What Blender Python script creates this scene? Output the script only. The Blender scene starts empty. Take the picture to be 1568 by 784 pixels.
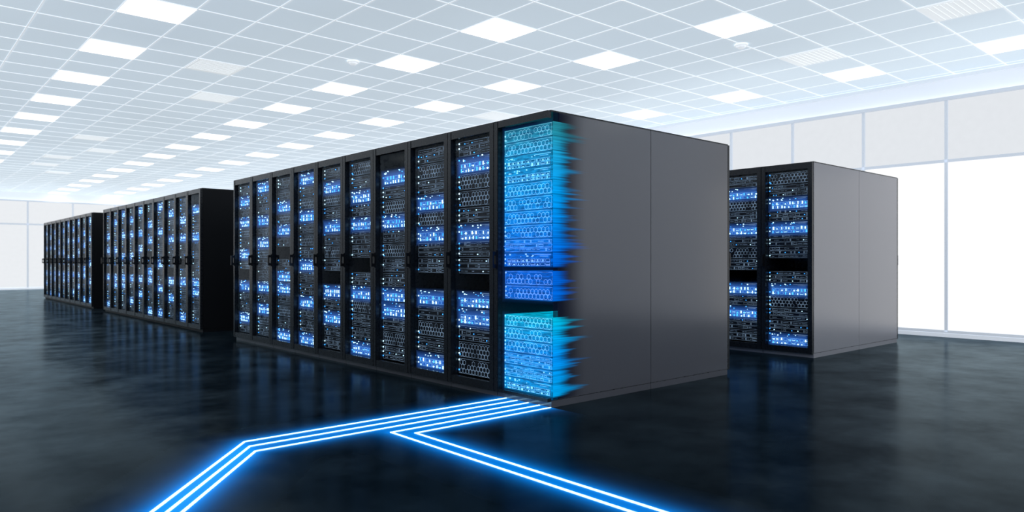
import bpy, math, random
from mathutils import Vector
random.seed(7)
D = bpy.data
SC = bpy.context.scene
COL = SC.collection

# ------------------------------------------------------------------ layout
W = 0.6185; DEP = 1.2; H = 2.2
X0 = 3.723; Y0 = 3.782
XR = 7.84
HC = 3.73
XWR = 11.45; XWL = -8.0; YWF = 33.0; YWB = -6.0
TILE = 0.625

# ------------------------------------------------------------------ node helpers
def newmat(name):
    m = D.materials.new(name); m.use_nodes = True
    nt = m.node_tree; nt.nodes.clear()
    out = nt.nodes.new('ShaderNodeOutputMaterial')
    return m, nt, out
def N(nt, t, **kw):
    n = nt.nodes.new(t)
    for k, v in kw.items():
        if k in n.inputs: n.inputs[k].default_value = v
        else: setattr(n, k, v)
    return n
def c4(c): return (c[0], c[1], c[2], 1.0)
def emis(name, col, s, noise=0.0, sample=False):
    m, nt, out = newmat(name)
    e = N(nt, 'ShaderNodeEmission'); e.inputs[0].default_value = c4(col); e.inputs[1].default_value = s
    if noise > 0:
        tc = N(nt, 'ShaderNodeTexCoord'); nz = N(nt, 'ShaderNodeTexNoise'); nz.inputs['Scale'].default_value = 9.0
        mr = N(nt, 'ShaderNodeMapRange'); mr.inputs[1].default_value = .3; mr.inputs[2].default_value = .7
        mr.inputs[3].default_value = s*(1-noise); mr.inputs[4].default_value = s*(1+noise)
        nt.links.new(tc.outputs['Object'], nz.inputs['Vector']); nt.links.new(nz.outputs[0], mr.inputs[0])
        nt.links.new(mr.outputs[0], e.inputs[1])
    nt.links.new(e.outputs[0], out.inputs[0])
    if not sample: m.cycles.emission_sampling = 'NONE'
    return m
def prin(name, col, rough=.5, metal=0, spec=.5, noise=0.0, nscale=8, bump=0.0):
    m, nt, out = newmat(name)
    p = N(nt, 'ShaderNodeBsdfPrincipled')
    p.inputs['Base Color'].default_value = c4(col); p.inputs['Roughness'].default_value = rough
    p.inputs['Metallic'].default_value = metal; p.inputs['Specular IOR Level'].default_value = spec
    tc = N(nt, 'ShaderNodeTexCoord'); nz = N(nt, 'ShaderNodeTexNoise'); nz.inputs['Scale'].default_value = nscale
    nt.links.new(tc.outputs['Object'], nz.inputs['Vector'])
    mr = N(nt, 'ShaderNodeMapRange'); mr.inputs[3].default_value = max(0, rough-noise); mr.inputs[4].default_value = rough+noise
    nt.links.new(nz.outputs[0], mr.inputs[0]); nt.links.new(mr.outputs[0], p.inputs['Roughness'])
    if bump > 0:
        b = N(nt, 'ShaderNodeBump'); b.inputs['Strength'].default_value = bump; b.inputs['Distance'].default_value = .002
        nt.links.new(nz.outputs[0], b.inputs['Height']); nt.links.new(b.outputs[0], p.inputs['Normal'])
    nt.links.new(p.outputs[0], out.inputs[0])
    return m

M_frame = prin('black_powder_coat', (.010, .012, .016), .28, 0, .32, .05, 30)
M_panel = prin('grey_steel_panel', (.098, .094, .110), .18, 0, .9, .04, 3)
M_panel_r = prin('lit_grey_steel_panel', (.31, .30, .33), .25, 0, .9, .04, 3)  # lighter copy of the panel; light from the window wall put into the colour
M_panel_d = prin('shaded_grey_steel_panel', (.006, .007, .009), .5, 0, .15, .05, 3)  # dark copy of the panel; shade of the narrow gaps put into the colour
M_body = prin('server_chassis_dark', (.007, .008, .012), .4, .2, .4, .08, 40)
M_line = emis('server_lines_added_glow', (.34, .50, .70), .50, .6)  # grey face lines with emission added, since little light reaches behind the glass
M_ledw = emis('led_white_blue', (.46, .80, 1.0), 3.0)
M_ledb = emis('led_blue', (.04, .32, 1.0), 2.6)
M_bay = emis('drive_bay_blue_glow', (.008, .055, .25), .8, .6)  # faint emission paints the led glow onto the bay fill
M_bline = emis('drive_bay_outline', (.25, .58, .95), .8, .4)
M_handle = prin('door_handle_black', (.006, .006, .008), .4, 0, .3, .05, 20)

# soft additive glow driven by vertex attribute
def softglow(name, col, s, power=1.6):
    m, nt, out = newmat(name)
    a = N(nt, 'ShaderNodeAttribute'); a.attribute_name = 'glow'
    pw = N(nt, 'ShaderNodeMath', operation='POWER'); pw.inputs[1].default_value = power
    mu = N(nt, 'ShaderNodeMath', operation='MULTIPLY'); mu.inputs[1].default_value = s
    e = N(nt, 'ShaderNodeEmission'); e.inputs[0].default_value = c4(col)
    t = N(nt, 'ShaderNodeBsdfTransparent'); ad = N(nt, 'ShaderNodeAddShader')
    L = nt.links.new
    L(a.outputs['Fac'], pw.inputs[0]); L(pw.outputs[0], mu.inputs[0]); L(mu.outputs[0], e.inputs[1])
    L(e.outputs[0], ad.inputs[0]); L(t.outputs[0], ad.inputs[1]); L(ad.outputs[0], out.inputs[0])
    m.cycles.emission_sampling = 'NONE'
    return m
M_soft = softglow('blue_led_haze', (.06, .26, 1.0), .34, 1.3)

def glassmat():
    m, nt, out = newmat('tinted_door_glass')
    t = N(nt, 'ShaderNodeBsdfTransparent'); t.inputs[0].default_value = (.9, .93, .97, 1)
    g = N(nt, 'ShaderNodeBsdfGlossy'); g.inputs['Roughness'].default_value = .08; g.inputs[0].default_value = (.8, .9, 1, 1)
    lw = N(nt, 'ShaderNodeLayerWeight'); lw.inputs[0].default_value = .5
    pw = N(nt, 'ShaderNodeMath', operation='POWER'); pw.inputs[1].default_value = 4
    mu = N(nt, 'ShaderNodeMath', operation='MULTIPLY_ADD'); mu.inputs[1].default_value = .18; mu.inputs[2].default_value = .012
    mx = N(nt, 'ShaderNodeMixShader'); L = nt.links.new
    L(lw.outputs['Facing'], pw.inputs[0]); L(pw.outputs[0], mu.inputs[0]); L(mu.outputs[0], mx.inputs[0])
    L(t.outputs[0], mx.inputs[1]); L(g.outputs[0], mx.inputs[2]); L(mx.outputs[0], out.inputs[0])
    return m
M_glass = glassmat()

# ------------------------------------------------------------------ mesh builder
class MB:
    def __init__(s): s.v = []; s.f = []; s.m = []; s.g = []
    def quad(s, ps, mat, gs=None):
        i = len(s.v); s.v += ps; s.g += (gs or [0.0]*len(ps)); s.f.append(tuple(range(i, i+len(ps)))); s.m.append(mat)
    def box(s, x0, x1, y0, y1, z0, z1, mat, back=True):
        i = len(s.v)
        s.v += [(x0,y0,z0),(x1,y0,z0),(x1,y1,z0),(x0,y1,z0),(x0,y0,z1),(x1,y0,z1),(x1,y1,z1),(x0,y1,z1)]
        s.g += [0.0]*8
        fs = [(i,i+3,i+2,i+1),(i+4,i+5,i+6,i+7),(i,i+1,i+5,i+4),(i+2,i+3,i+7,i+6),(i+3,i,i+4,i+7)]
        if back: fs.append((i+1,i+2,i+6,i+5))
        s.f += fs; s.m += [mat]*len(fs)
    def fq(s, y0, y1, z0, z1, x, mat):   # quad facing -x
        s.quad([(x,y1,z0),(x,y0,z0),(x,y0,z1),(x,y1,z1)], mat)
    def outline(s, y0, y1, z0, z1, x, t, mat):
        s.fq(y0, y1, z1-t, z1, x, mat); s.fq(y0, y1, z0, z0+t, x, mat)
        s.fq(y0, y0+t, z0+t, z1-t, x, mat); s.fq(y1-t, y1, z0+t, z1-t, x, mat)
    def hexa(s, cy, cz, r, t, x, mat):
        for k in range(6):
            a = math.pi/6+k*math.pi/3; b = a+math.pi/3
            s.quad([(x, cy+r*math.cos(a), cz+r*math.sin(a)), (x, cy+(r-t)*math.cos(a), cz+(r-t)*math.sin(a)),
                    (x, cy+(r-t)*math.cos(b), cz+(r-t)*math.sin(b)), (x, cy+r*math.cos(b), cz+r*math.sin(b))], mat)
    def soft(s, y0, y1, z0, z1, ey, ez, x, mat, g=1.0):
        i = len(s.v)
        s.v += [(x,y0,z0),(x,y1,z0),(x,y1,z1),(x,y0,z1),(x,y0-ey,z0-ez),(x,y1+ey,z0-ez),(x,y1+ey,z1+ez),(x,y0-ey,z1+ez)]
        s.g += [g]*4+[0.0]*4
        for f in [(0,1,2,3),(0,4,5,1),(1,5,6,2),(2,6,7,3),(3,7,4,0)]:
            s.f.append(tuple(i+k for k in f)); s.m.append(mat)
    def mesh(s, name, mats, glow=False):
        me = D.meshes.new(name); me.from_pydata(s.v, [], s.f)
        for m in mats: me.materials.append(m)
        me.polygons.foreach_set('material_index', s.m)
        if glow:
            a = me.attributes.new('glow', 'FLOAT', 'POINT'); a.data.foreach_set('value', s.g)
        me.update(); return me
def obj(name, me, loc=(0,0,0), rotz=0, parent=None):
    o = D.objects.new(name, me); COL.objects.link(o); o.location = loc; o.rotation_euler = (0,0,rotz)
    if parent: o.parent = parent
    return o

FR, PA, BO, LI, LW, LB, BA, BL, SO, GL, HA = range(11)
RMATS = [M_frame, M_panel, M_body, M_line, M_ledw, M_ledb, M_bay, M_bline, M_soft, M_glass, M_handle]

YA, YB = .062, W-.058   # server face width

def unit(b, kind, z0, z1, fx=.055):
    """one rack-mount server; front face at x=fx; image-left is +y"""
    h = z1-z0; r = random.random
    if kind != 'D':
        b.box(fx, .85, YA, YB, z0+.003, z1-.003, BO)
    x = fx-.002
    if kind == 'A':
        zt = z0+h*.66
        n = 9; w = (YB-YA-.06)/n
        for i in range(n):
            for j in range(2):
                y0 = YA+.02+i*w; hh = (zt-z0-.014)/2
                za = z0+.008+j*hh
                b.box(fx-.008, fx, y0+.004, y0+w-.004, za+.002, za+hh-.004, BA, False)
                b.outline(y0+.004, y0+w-.004, za+.002, za+hh-.004, fx-.009, .0026, BL)
                if r() < .78:
                    ww = .007+.008*r(); yy = y0+w*.5-ww/2+(r()-.5)*.018
                    b.box(fx-.013, fx-.009, yy, yy+ww, za+.004, za+hh*(.4+.5*r()), LW if r() < .62 else LB, False)
                if r() < .3:
                    b.fq(y0+.007, y0+w-.007, za+hh*.3, za+hh*.3+.003, fx-.0095, LW)
        for i in range(10):
            if r() < .8:
                yy = YB-.03-(r()**1.4)*.32; zz = zt+.004+r()*(z1-zt-.016); sz = .005+.008*r()
                b.box(fx-.006, fx, yy-sz, yy, zz, zz+sz*.8, LW if r() < .65 else LB, False)
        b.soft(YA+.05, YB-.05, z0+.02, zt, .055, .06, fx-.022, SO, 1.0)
        b.fq(YA+.02, YA+.2, z1-.016, z1-.012, x, LI)
        b.fq(YA+.05, YA+.14, z1-.028, z1-.025, x, LI)
    elif kind == 'H':
        rr = .024; dy = rr*math.sqrt(3); row = 0; z = z0+.030
        b.outline(YA+.012, YB-.012, z0+.008, z1-.008, x, .002, LI)
        while z < z1-.024:
            y = YA+.04+(dy/2 if row % 2 else 0)
            while y < YB-.035:
                if r() < .88: b.hexa(y, z, rr-.001, .0034, x, LI)
                y += dy
            z += rr*1.5; row += 1
        if r() < .6: b.box(fx-.005, fx, YB-.03, YB-.02, z0+.02, z0+.03, LB, False)
    elif kind == 'C':
        rows = 3; hh = (h-.012)/rows
        for j in range(rows):
            za = z0+.006+j*hh
            b.outline(YA+.012, YB-.012, za+.003, za+hh-.004, x, .0018, LI)
            y = YA+.03
            while y < YB-.05:
                l = .015+.05*r()
                q = r()
                if q < .4: b.fq(y, y+l, za+hh*.45, za+hh*.45+.0028, x, LI)
                elif q < .62: b.outline(y, y+l, za+hh*.25, za+hh*.75, x, .0022, LI)
                elif q < .75:
                    b.fq(y, y+.005, za+hh*.2, za+hh*.8, x, LI)
                    b.fq(y+.01, y+.015, za+hh*.2, za+hh*.8, x, LI)
                elif q < .84: b.box(fx-.005, fx, y, y+.008, za+hh*.35, za+hh*.35+.008, LB if r() < .6 else LW, False)
                y += l+.012
    if kind != 'D':
        for j in range(3):
            zz = z0+h*(.2+.3*j)
            if r() < .6: b.box(fx-.006, fx, YB-.018, YB-.009, zz, zz+.012, LB if r() < .5 else LW, False)

def shell(b, special=False):
    b.box(.022 if not special else .10, DEP-.003, .001, .018, .055, H-.012, PA)
    b.box(.022, DEP-.003, W-.018, W-.001, .055, H-.012, PA)
    b.box(.012, DEP-.003, .001, W-.001, H-.012, H, FR)
    b.box(DEP-.02, DEP-.003, .018, W-.018, .055, H-.012, FR)
    b.box(.02, DEP-.003, .003, W-.003, .0, .05, PA)
    b.box(.02, DEP-.01, .006, W-.006, .05, .055, FR)
    if not special: b.box(.02, .86, .018, YA-.004, .055, H-.012, FR)
    b.box(.02, .86, YB+.004, W-.018, .055, H-.012, FR)
    b.box(.88, .9, .018, W-.018, .055, H-.012, FR)
    b.box(-.02, .018, W-.054, W-.004, .045, H-.006, FR)
    if not special:
        b.box(-.02, .018, .004, .054, .045, H-.006, FR)
        b.fq(.054, W-.054, .11, H-.075, .004, GL)
    else:
        b.box(-.02, .018, .004, .054, H-.06, H-.006, FR)
    b.box(-.02, .018, .054, W-.054, H-.06 if special else H-.075, H-.006, FR)
    b.box(-.02, .018, .054 if not special else .004, W-.054, .045, .07 if special else .11, FR)
    b.box(-.024, -.02, W-.05, W-.044, .05, H-.012, FR)
    b.box(-.032, -.02, W-.045, W-.015, 1.02, 1.17, HA)
    b.box(-.055, -.032, W-.04, W-.02, 1.03, 1.06, HA)
    b.box(-.055, -.032, W-.04, W-.02, 1.13, 1.16, HA)
    b.box(-.066, -.052, W-.042, W-.018, 1.03, 1.16, HA)

seqs = ["CAHHCACCDAACHH", "CHCAHACCDACHCA", "DACHACHCCAACHC", "HCACACCDCAHCCA", "CAHCACHCDACACC",
        "ACHACHCACCACHA", "CCAHACDCAACHCA", "ACCACAHCCACAHC", "CACAHCAHDACCAC", "AHCACCAHCAACCH"]
meshes = []
for k, sq in enumerate(seqs):
    b = MB(); shell(b)
    n = len(sq); z1 = H-.085; z0 = .115; hh = (z1-z0)/n
    for i, c in enumerate(sq):
        unit(b, c, z1-(i+1)*hh, z1-i*hh)
    meshes.append(b.mesh('server_rack_mesh_%d' % k, RMATS, True))

# ------------------------------------------------------------------ the glowing rack
STOPS = [(0.0,(.0,.28,.80)),(.04,(.0,.40,.92)),(.17,(.0,.31,1.0)),(.25,(.0,.46,.95)),(.30,(.0,.58,.88)),(.36,(.0,.16,.82)),(.46,(.0,.14,.80)),
         (.52,(.0,.18,.92)),(.62,(.0,.29,1.0)),(.72,(.0,.38,1.0)),(.84,(.01,.42,.84)),(.93,(.02,.32,.44)),(1.0,(.02,.16,.20))]
def glowz(name, gain, add, lo=.45, hi=1.15, scale=14):
    m, nt, out = newmat(name)
    tc = N(nt, 'ShaderNodeTexCoord'); sp = N(nt, 'ShaderNodeSeparateXYZ')
    dv = N(nt, 'ShaderNodeMath', operation='DIVIDE'); dv.inputs[1].default_value = 2.2
    cr = N(nt, 'ShaderNodeValToRGB'); el = cr.color_ramp.elements
    def cc(c): return (c[0]*gain+add*.55, c[1]*gain+add*.8, c[2]*gain+add, 1)
    el[0].position, el[0].color = STOPS[0][0], cc(STOPS[0][1]); el[1].position, el[1].color = STOPS[-1][0], cc(STOPS[-1][1])
    for p, c in STOPS[1:-1]:
        e = el.new(p); e.color = cc(c)
    nz = N(nt, 'ShaderNodeTexNoise'); nz.inputs['Scale'].default_value = scale; mp = N(nt, 'ShaderNodeMapping'); mp.inputs['Scale'].default_value = (1, 1, 5)
    mr = N(nt, 'ShaderNodeMapRange'); mr.inputs[1].default_value = .3; mr.inputs[2].default_value = .7; mr.inputs[3].default_value = lo; mr.inputs[4].default_value = hi
    e = N(nt, 'ShaderNodeEmission'); L = nt.links.new
    L(tc.outputs['Object'], sp.inputs[0]); L(sp.outputs['Z'], dv.inputs[0]); L(dv.outputs[0], cr.inputs[0])
    L(tc.outputs['Object'], mp.inputs[0]); L(mp.outputs[0], nz.inputs['Vector']); L(nz.outputs[0], mr.inputs[0])
    L(cr.outputs[0], e.inputs[0]); L(mr.outputs[0], e.inputs[1]); L(e.outputs[0], out.inputs[0])
    m.cycles.emission_sampling = 'NONE'
    return m
M_holo = glowz('hologram_server_body', .9, .0, .28, 1.0)
M_holol = glowz('hologram_server_lines', 1.15, .28, .9, 1.4)
M_holow = glowz('hologram_server_bright', 1.2, .55, .9, 1.3)
M_holod = glowz('hologram_server_slots', .35, .0, .5, 1.0)
b = MB(); shell(b, True)
SM = [M_frame, M_panel, M_holo, M_holol, M_holow, M_holol, M_holod, M_holol, M_soft, M_glass, M_handle]
ranges = [(1.04, 2.12, 10), (.785, 1.01, 2), (.075, .665, 6)]
YAo, YBo = YA, YB
YA, YB = -.004, W-.075
units_z = []
for (za, zb, n) in ranges:
    hh = (zb-za)/n
    for i in range(n):
        z0 = za+i*hh; z1 = z0+hh
        k = random.choice("AHCHC")
        fx = .03 if n != 2 else .035
        b.box(fx, .10, YA, YB, z0+.003, z1-.003, BO)
        b.box(.10, .85, .02, YB, z0+.003, z1-.003, BO)
        # dark slot recess strips between units
        b.fq(YA, YB, z0-.002, z0+.006, fx-.001, BA)
        b.fq(YA+.05, YB-.05, z0+hh*.5, z0+hh*.5+.006, fx-.0012, BA)
        bb = MB(); unit(bb, k, z0, z1, fx)
        off = len(b.v); start = 6
        b.v += bb.v; b.g += [0.0]*len(bb.g)
        for q, (f, m) in enumerate(zip(bb.f, bb.m)):
            if q < start or m == SO: continue
            b.f.append(tuple(i2+off for i2 in f)); b.m.append(m)
        units_z.append((z0, z1))
YA, YB = YAo, YBo
for (za, zb, n) in ranges:
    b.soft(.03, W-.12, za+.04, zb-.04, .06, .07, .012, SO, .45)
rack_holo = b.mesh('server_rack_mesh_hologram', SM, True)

# ------------------------------------------------------------------ place racks
def block(x, y, panel=None, holo=False, off=0):
    for i in range(10):
        me = meshes[(i+off-1) % 10]
        if holo and i == 0: me = rack_holo
        o = obj('server_rack', me, (x, y+i*W, 0))
        if holo and i == 0: global HOLO; HOLO = o
        o2 = obj('server_rack', meshes[(i*3+5+off) % 10], (x+2*DEP, y+(i+1)*W, 0), math.pi)
        if panel:
            for q in (o, o2):
                q.material_slots[PA].link = 'OBJECT'; q.material_slots[PA].material = panel
block(X0, Y0, None, True)
block(X0, 11.32, M_panel_d, False, 3)
block(X0, 18.63, M_panel_d, False, 6)
block(XR, Y0, M_panel_r, False, 4)
block(XR, 11.32, M_panel_d, False, 2)

# dissolve streaks running along the end panel
def attrmat():
    m, nt, out = newmat('dissolve_streaks_light')
    a = N(nt, 'ShaderNodeAttribute'); a.attribute_name = 'col'
    e = N(nt, 'ShaderNodeEmission'); t = N(nt, 'ShaderNodeBsdfTransparent'); mx = N(nt, 'ShaderNodeMixShader'); L = nt.links.new
    L(a.outputs['Color'], e.inputs[0]); L(a.outputs['Alpha'], mx.inputs[0]); L(t.outputs[0], mx.inputs[1]); L(e.outputs[0], mx.inputs[2])
    L(mx.outputs[0], out.inputs[0])
    m.cycles.emission_sampling = 'NONE'
    return m
M_streak = attrmat()
def lerp(a, b, t): return tuple(a[i]+(b[i]-a[i])*t for i in range(3))
def zc(z):
    z = z/2.2
    for (a, ca), (b_, cb) in zip(STOPS, STOPS[1:]):
        if a <= z <= b_: return lerp(ca, cb, (z-a)/(b_-a))
    return STOPS[-1][1]
nx = 52; dz = .004; nz_ = int((H-.07)/dz); LX = .48; XS = .028
def sst(v): v = max(0.0, min(1.0, v)); return v*v*(3-2*v)
spk = []
for (z0, z1) in units_z:
    for j in range(random.choice([2, 3, 4])):
        c = random.uniform(z0+.008, z1-.008); spk.append((c, random.uniform(.006, .030), random.uniform(.14, .45), random.uniform(.4, .95)))
fine = [random.random() for _ in range(nz_+2)]
verts = []; cols = []; faces = []
for r_ in range(nz_+1):
    z = .06+r_*dz
    inside = None
    for (a, b_) in units_z:
        if a <= z < b_: inside = (a, b_)
    fn = (fine[r_]+fine[max(0, r_-1)]*.6)/1.6
    for c_ in range(nx+1):
        x = LX*c_/nx
        veil = sst(1-x/.38)*.85
        al = 0.0; dm = 1.0
        if inside:
            edge = min(1, (z-inside[0])/.010)
            al = sst((.15+.07*fn-x)/.19)
            for (c, hw, l, st) in spk:
                w_ = max(.0012, hw*(1-x/l)) if x < l else 0
                if w_ > 0:
                    q = math.exp(-((z-c)/w_)**2)*st*(1-x/l)**.6
                    al = 1-(1-al)*(1-q)
            dm = (.45+.55*edge)*(.7+.45*fn)*(1-.4*x/LX)
        al = al*.96
        cc = zc(z)
        A = al+veil*(1-al)
        col = tuple((cc[i]*dm*al + (.003, .006, .018)[i]*veil*(1-al))/max(A, 1e-4) for i in range(3))
        if c_ <= 8 and A > .9: A = 1.0
        verts.append((XS+x, -.006, z)); cols.append((*col, A))
for r_ in range(nz_):
    for c_ in range(nx):
        i = r_*(nx+1)+c_; faces.append((i, i+1, i+nx+2, i+nx+1))
me = D.meshes.new('dissolve_streaks'); me.from_pydata(verts, [], faces); me.materials.append(M_streak)
a = me.attributes.new('col', 'FLOAT_COLOR', 'POINT'); a.data.foreach_set('color', [v for c in cols for v in c])
o = obj('dissolve_streaks', me); o.parent = HOLO

# ------------------------------------------------------------------ LED traces on the floor
ys = [4.29, 4.163, 4.036, 3.91, 3.793]
lines = []
for k in range(3):
    bx = 1.66-.018*k
    d = Vector((-.735, -.90)).normalized(); p0 = Vector((bx, ys[k])) ; p1 = p0+d*4.2
    lines.append([(X0+.018, ys[k]), (bx, ys[k]), tuple(p1)])
lines.append([(X0+.018, ys[3]), (2.445, ys[3]), (2.445, -2.0)])
lines.append([(X0+.018, ys[4]), (2.55, ys[4]), (2.55, -2.0)])
cores = MB()
def ribbon(b, pl, w, z0, z1, mat):
    pts = [Vector(p) for p in pl]; L_, R_ = [], []
    for i, p in enumerate(pts):
        d1 = (pts[i]-pts[i-1]).normalized() if i > 0 else (pts[1]-pts[0]).normalized()
        d2 = (pts[i+1]-pts[i]).normalized() if i < len(pts)-1 else d1
        n1 = Vector((-d1.y, d1.x)); n2 = Vector((-d2.y, d2.x)); m = (n1+n2).normalized(); s = w/2/max(.3, m.dot(n1))
        L_.append(p+m*s); R_.append(p-m*s)
    for i in range(len(pts)-1):
        l0, l1, r0, r1 = L_[i], L_[i+1], R_[i], R_[i+1]
        b.quad([(*r0, z1), (*r1, z1), (*l1, z1), (*l0, z1)], mat)
        b.quad([(*l0, z0), (*l0, z1), (*l1, z1), (*l1, z0)], mat)
        b.quad([(*r0, z0), (*r1, z0), (*r1, z1), (*r0, z1)], mat)
for l in lines: ribbon(cores, l, .0125, 0.0005, .004, 0)
M_core = emis('led_strip_core', (.50, .88, 1.0), 3.5)
root = D.objects.new('led_floor_strips', None); COL.objects.link(root)
obj('strip_cores', cores.mesh('strip_cores', [M_core]), parent=root)
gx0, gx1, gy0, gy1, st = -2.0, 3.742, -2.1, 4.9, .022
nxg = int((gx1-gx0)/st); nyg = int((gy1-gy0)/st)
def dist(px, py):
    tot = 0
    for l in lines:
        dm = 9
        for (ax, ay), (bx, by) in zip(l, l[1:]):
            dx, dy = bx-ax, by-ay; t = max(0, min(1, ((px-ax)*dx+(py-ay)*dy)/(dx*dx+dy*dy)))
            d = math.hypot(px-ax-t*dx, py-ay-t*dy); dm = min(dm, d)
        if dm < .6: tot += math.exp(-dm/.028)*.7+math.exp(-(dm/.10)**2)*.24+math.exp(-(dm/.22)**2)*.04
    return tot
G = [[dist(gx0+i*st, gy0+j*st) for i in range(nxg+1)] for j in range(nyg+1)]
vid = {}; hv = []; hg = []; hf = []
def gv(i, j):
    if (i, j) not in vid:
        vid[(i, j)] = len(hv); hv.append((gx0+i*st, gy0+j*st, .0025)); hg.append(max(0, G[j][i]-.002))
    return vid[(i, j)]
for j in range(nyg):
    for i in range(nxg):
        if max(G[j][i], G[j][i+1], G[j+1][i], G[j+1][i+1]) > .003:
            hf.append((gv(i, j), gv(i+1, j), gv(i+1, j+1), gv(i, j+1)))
me = D.meshes.new('strip_glow_halo'); me.from_pydata(hv, [], hf)  # glow spill on the floor around the strips, painted as additive emission
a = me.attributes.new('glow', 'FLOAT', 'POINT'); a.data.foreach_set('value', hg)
me.materials.append(softglow('led_strip_painted_glow', (.0, .27, 1.0), 1.0, 1.0))
obj('strip_glow_halo', me, parent=root)

# ------------------------------------------------------------------ room
def floormat():
    m, nt, out = newmat('polished_dark_concrete'); L = nt.links.new
    tc = N(nt, 'ShaderNodeTexCoord')
    n1 = N(nt, 'ShaderNodeTexNoise'); n1.inputs['Scale'].default_value = 1.8; n1.inputs['Detail'].default_value = 9; n1.inputs['Roughness'].default_value = .68
    n2 = N(nt, 'ShaderNodeTexNoise'); n2.inputs['Scale'].default_value = 14; n2.inputs['Detail'].default_value = 6
    L(tc.outputs['Object'], n1.inputs['Vector']); L(tc.outputs['Object'], n2.inputs['Vector'])
    cr = N(nt, 'ShaderNodeValToRGB'); cr.color_ramp.elements[0].position = .3; cr.color_ramp.elements[0].color = (.0014, .0036, .0062, 1)
    cr.color_ramp.elements[1].position = .75; cr.color_ramp.elements[1].color = (.005, .011, .016, 1)
    L(n1.outputs[0], cr.inputs[0])
    df = N(nt, 'ShaderNodeBsdfDiffuse'); L(cr.outputs[0], df.inputs[0])
    gl = N(nt, 'ShaderNodeBsdfGlossy'); gl.inputs[0].default_value = (.72, .90, 1, 1)
    mr = N(nt, 'ShaderNodeMapRange'); mr.inputs[1].default_value = .3; mr.inputs[2].default_value = .7; mr.inputs[3].default_value = .14; mr.inputs[4].default_value = .26
    L(n1.outputs[0], mr.inputs[0]); L(mr.outputs[0], gl.inputs['Roughness'])
    bp = N(nt, 'ShaderNodeBump'); bp.inputs['Strength'].default_value = .1; bp.inputs['Distance'].default_value = .002
    L(n2.outputs[0], bp.inputs['Height']); L(bp.outputs[0], gl.inputs['Normal'])
    lw = N(nt, 'ShaderNodeLayerWeight'); lw.inputs[0].default_value = .5
    pw = N(nt, 'ShaderNodeMath', operation='POWER'); pw.inputs[1].default_value = 7
    mu = N(nt, 'ShaderNodeMath', operation='MULTIPLY_ADD'); mu.inputs[1].default_value = .42; mu.inputs[2].default_value = .003
    mr2 = N(nt, 'ShaderNodeMapRange'); mr2.inputs[1].default_value = .3; mr2.inputs[2].default_value = .7; mr2.inputs[3].default_value = .65; mr2.inputs[4].default_value = 1.25
    mm = N(nt, 'ShaderNodeMath', operation='MULTIPLY'); mx = N(nt, 'ShaderNodeMixShader')
    L(lw.outputs['Facing'], pw.inputs[0]); L(pw.outputs[0], mu.inputs[0]); L(n1.outputs[0], mr2.inputs[0])
    L(mu.outputs[0], mm.inputs[0]); L(mr2.outputs[0], mm.inputs[1]); L(mm.outputs[0], mx.inputs[0])
    L(df.outputs[0], mx.inputs[1]); L(gl.outputs[0], mx.inputs[2]); L(mx.outputs[0], out.inputs[0])
    return m
b = MB(); b.box(XWL, XWR, YWB, YWF, -.1, 0, 0); obj('floor', b.mesh('floor', [floormat()]))

def emdiff(name, dc, ec, es, sample=True, far=None):  # plain surface with emission added in place of received light
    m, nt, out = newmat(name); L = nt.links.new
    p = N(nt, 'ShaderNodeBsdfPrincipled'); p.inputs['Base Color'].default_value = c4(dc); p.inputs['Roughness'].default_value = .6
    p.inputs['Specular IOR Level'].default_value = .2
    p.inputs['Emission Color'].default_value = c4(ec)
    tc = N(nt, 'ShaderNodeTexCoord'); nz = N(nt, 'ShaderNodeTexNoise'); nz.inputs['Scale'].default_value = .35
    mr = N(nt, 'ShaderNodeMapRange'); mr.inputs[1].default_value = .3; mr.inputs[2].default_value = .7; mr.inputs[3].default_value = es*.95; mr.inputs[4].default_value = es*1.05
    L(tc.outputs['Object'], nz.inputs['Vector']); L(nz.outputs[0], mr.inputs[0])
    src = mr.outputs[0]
    if far:  # emission grows with distance, painting in the far haze
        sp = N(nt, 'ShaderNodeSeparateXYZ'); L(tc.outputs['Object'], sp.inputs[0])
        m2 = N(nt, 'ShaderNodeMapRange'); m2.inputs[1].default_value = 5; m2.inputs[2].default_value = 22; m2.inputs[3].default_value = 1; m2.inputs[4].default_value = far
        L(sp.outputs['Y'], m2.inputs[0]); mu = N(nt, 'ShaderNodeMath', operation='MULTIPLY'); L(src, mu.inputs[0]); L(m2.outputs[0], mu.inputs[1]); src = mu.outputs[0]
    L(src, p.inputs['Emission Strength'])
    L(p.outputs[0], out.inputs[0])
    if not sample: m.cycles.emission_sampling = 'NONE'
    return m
M_tile = emdiff('ceiling_tile_added_glow', (.55, .62, .68), (.68, .79, .88), .70, True, 1.12)  # ordinary tiles with added emission, standing in for bounce light on the ceiling
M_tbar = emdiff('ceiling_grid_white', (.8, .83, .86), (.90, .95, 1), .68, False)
M_lamp = emis('ceiling_lamp_panel', (1, 1, 1), 3.0, 0, True)
M_vent_added_glow = emdiff('ceiling_vent_panel', (.7, .74, .77), (.88, .93, .96), .70, False)
b = MB(); b.box(XWL, XWR, YWB, YWF, HC, HC+.1, 0)
gxo = 10.35-TILE/2; gyo = 4.40-TILE/2
k = math.ceil((XWL-gxo)/TILE)
while gxo+k*TILE < XWR:
    x = gxo+k*TILE; b.box(x-.008, x+.008, YWB, YWF, HC-.006, HC, 1); k += 1
k = math.ceil((YWB-gyo)/TILE)
while gyo+k*TILE < YWF:
    y = gyo+k*TILE; b.box(XWL, XWR, y-.008, y+.008, HC-.0065, HC, 1); k += 1
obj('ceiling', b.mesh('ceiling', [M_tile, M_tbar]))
b = MB(); cx = [10.35, 7.225, 5.35, 2.225, .35, -2.775, -4.65]
hT = TILE/2-.008
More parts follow.
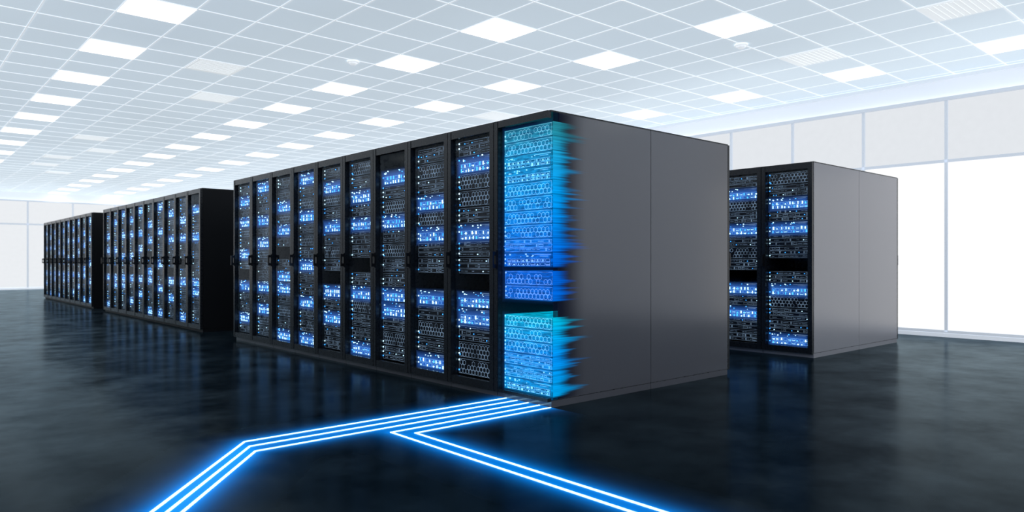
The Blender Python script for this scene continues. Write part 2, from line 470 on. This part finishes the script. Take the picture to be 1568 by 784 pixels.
for x in cx:
    for k in range(-5, 16):
        y = 4.40+k*1.875
        if y < YWF-.4: b.box(x-hT, x+hT, y-hT, y+hT, HC-.012, HC-.001, 0)
obj('ceiling_light_panels', b.mesh('ceiling_light_panels', [M_lamp]))
b = MB()
vents = [(9.1, 4.4), (8.475, 2.525), (3.475, 10.025), (4.1, 11.9), (3.475, 17.525), (3.475, 21.275), (4.1, 19.4), (4.1, 25.0), (8.475, 10.0), (3.475, 23.15)]
for x, y in vents:
    b.box(x-hT, x+hT, y-hT, y+hT, HC-.010, HC-.001, 0)
    for i in range(9):
        yy = y-hT+.04+i*.06; b.box(x-hT+.03, x+hT-.03, yy, yy+.03, HC-.014, HC-.009, 0)
obj('ceiling_vents', b.mesh('ceiling_vents', [M_vent_added_glow]))
M_white = emdiff('white_plastic_added_glow', (.8, .82, .84), (.85, .9, .95), .7, False)
def detector(x, y):
    b = MB(); prof = [(.0, -.05), (.03, -.05), (.05, -.035), (.055, -.02), (.08, -.018), (.08, -.003)]; n = 20
    for (r0, z0), (r1, z1) in zip(prof, prof[1:]):
        for i in range(n):
            a0 = 2*math.pi*i/n; a1 = 2*math.pi*(i+1)/n
            b.quad([(r0*math.cos(a0), r0*math.sin(a0), z0), (r0*math.cos(a1), r0*math.sin(a1), z0), (r1*math.cos(a1), r1*math.sin(a1), z1), (r1*math.cos(a0), r1*math.sin(a0), z1)], 0)
    obj('smoke_detector', b.mesh('smoke_detector', [M_white]), (x, y, HC-.003))
for p in [(4.74, 8.52), (7.92, 4.72), (1.15, 13.1)]: detector(*p)

# walls
M_wall = emdiff('white_wall_added_glow', (.78, .81, .85), (.86, .91, 1), .50)  # wall brightness partly painted in as emission
M_wallq = prin('off_white_wall', (.45, .47, .50), .7, 0, .2)
M_winb = emis('frosted_window_bright', (.965, .98, 1), 1.08, .01, True)
M_winu = emis('frosted_window_upper', (.86, .895, .94), .90, .01, True)
M_winf = emis('frosted_window_distant', (.90, .93, .965), .93, .01, True)
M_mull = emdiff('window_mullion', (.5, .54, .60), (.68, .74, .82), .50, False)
M_base = emdiff('baseboard_white', (.75, .78, .82), (.78, .84, .92), .50, False)  # emission added to lighten the trim and baseboards
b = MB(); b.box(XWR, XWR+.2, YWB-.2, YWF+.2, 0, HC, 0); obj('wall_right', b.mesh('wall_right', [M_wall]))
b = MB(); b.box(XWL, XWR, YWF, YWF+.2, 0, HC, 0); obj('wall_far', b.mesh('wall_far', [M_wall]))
b = MB(); b.box(XWL-.2, XWL, YWB-.2, YWF+.2, 0, HC, 0); obj('wall_left', b.mesh('wall_left', [M_wallq]))
b = MB(); b.box(XWL, XWR, YWB-.2, YWB, 0, HC, 0); obj('wall_back', b.mesh('wall_back', [M_wallq]))
b = MB(); ym = [4.713-1.145*4+1.145*i for i in range(0, 29)]
x = XWR
for y0, y1 in zip(ym, ym[1:]):
    b.box(x-.012, x, y0+.02, y1-.02, .10, 2.49, 0)
    b.box(x-.012, x, y0+.02, y1-.02, 2.53, 3.37, 1)
for y in ym: b.box(x-.045, x, y-.02, y+.02, .08, 3.40, 2)
b.box(x-.045, x, ym[0], ym[-1], 2.49, 2.53, 2)
b.box(x-.06, x, ym[0], ym[-1], 3.37, 3.42, 2)
b.box(x-.045, x, ym[0], ym[-1], .06, .10, 2)
obj('window_1', b.mesh('window_1', [M_winb, M_winu, M_mull]))
b = MB(); y = YWF; xm = [XWL+.4+1.5*i for i in range(0, 13)]
for x0, x1 in zip(xm, xm[1:]):
    b.box(x0+.03, x1-.03, y-.012, y, .10, 2.49, 0)
    b.box(x0+.03, x1-.03, y-.012, y, 2.53, 3.37, 1)
for xx in xm: b.box(xx-.03, xx+.03, y-.045, y, .08, 3.40, 2)
b.box(xm[0], xm[-1], y-.045, y, 2.47, 2.53, 2); b.box(xm[0], xm[-1], y-.06, y, 3.37, 3.42, 2)
obj('window_2', b.mesh('window_2', [M_winf, M_winf, M_mull]))
b = MB(); b.box(XWR-.02, XWR, YWB, YWF, 0, .055, 0); obj('baseboard_right', b.mesh('baseboard_right', [M_base]))
b = MB(); b.box(XWL, XWR-.02, YWF-.02, YWF, 0, .07, 0); obj('baseboard_far', b.mesh('baseboard_far', [M_base]))
b = MB(); b.box(XWR-.03, XWR, YWB, YWF, HC-.06, HC-.007, 0); obj('trim_1', b.mesh('trim_1', [M_base]))

# ------------------------------------------------------------------ world + camera
w = D.worlds.new('World'); SC.world = w; w.use_nodes = True
w.node_tree.nodes['Background'].inputs[0].default_value = (.6, .75, .9, 1); w.node_tree.nodes['Background'].inputs[1].default_value = .3
cam = D.cameras.new('camera'); co = D.objects.new('camera', cam); COL.objects.link(co)
co.location = (0, 0, 1.083); co.rotation_euler = (math.pi/2, 0, -math.radians(41.54))
cam.lens = 25.3; cam.sensor_width = 36; cam.shift_y = .0051; cam.clip_start = .05
cam.dof.use_dof = True; cam.dof.focus_distance = 6.2; cam.dof.aperture_fstop = 2.0
SC.camera = co
SC.view_settings.view_transform = 'Standard'
SC.view_settings.look = 'None'
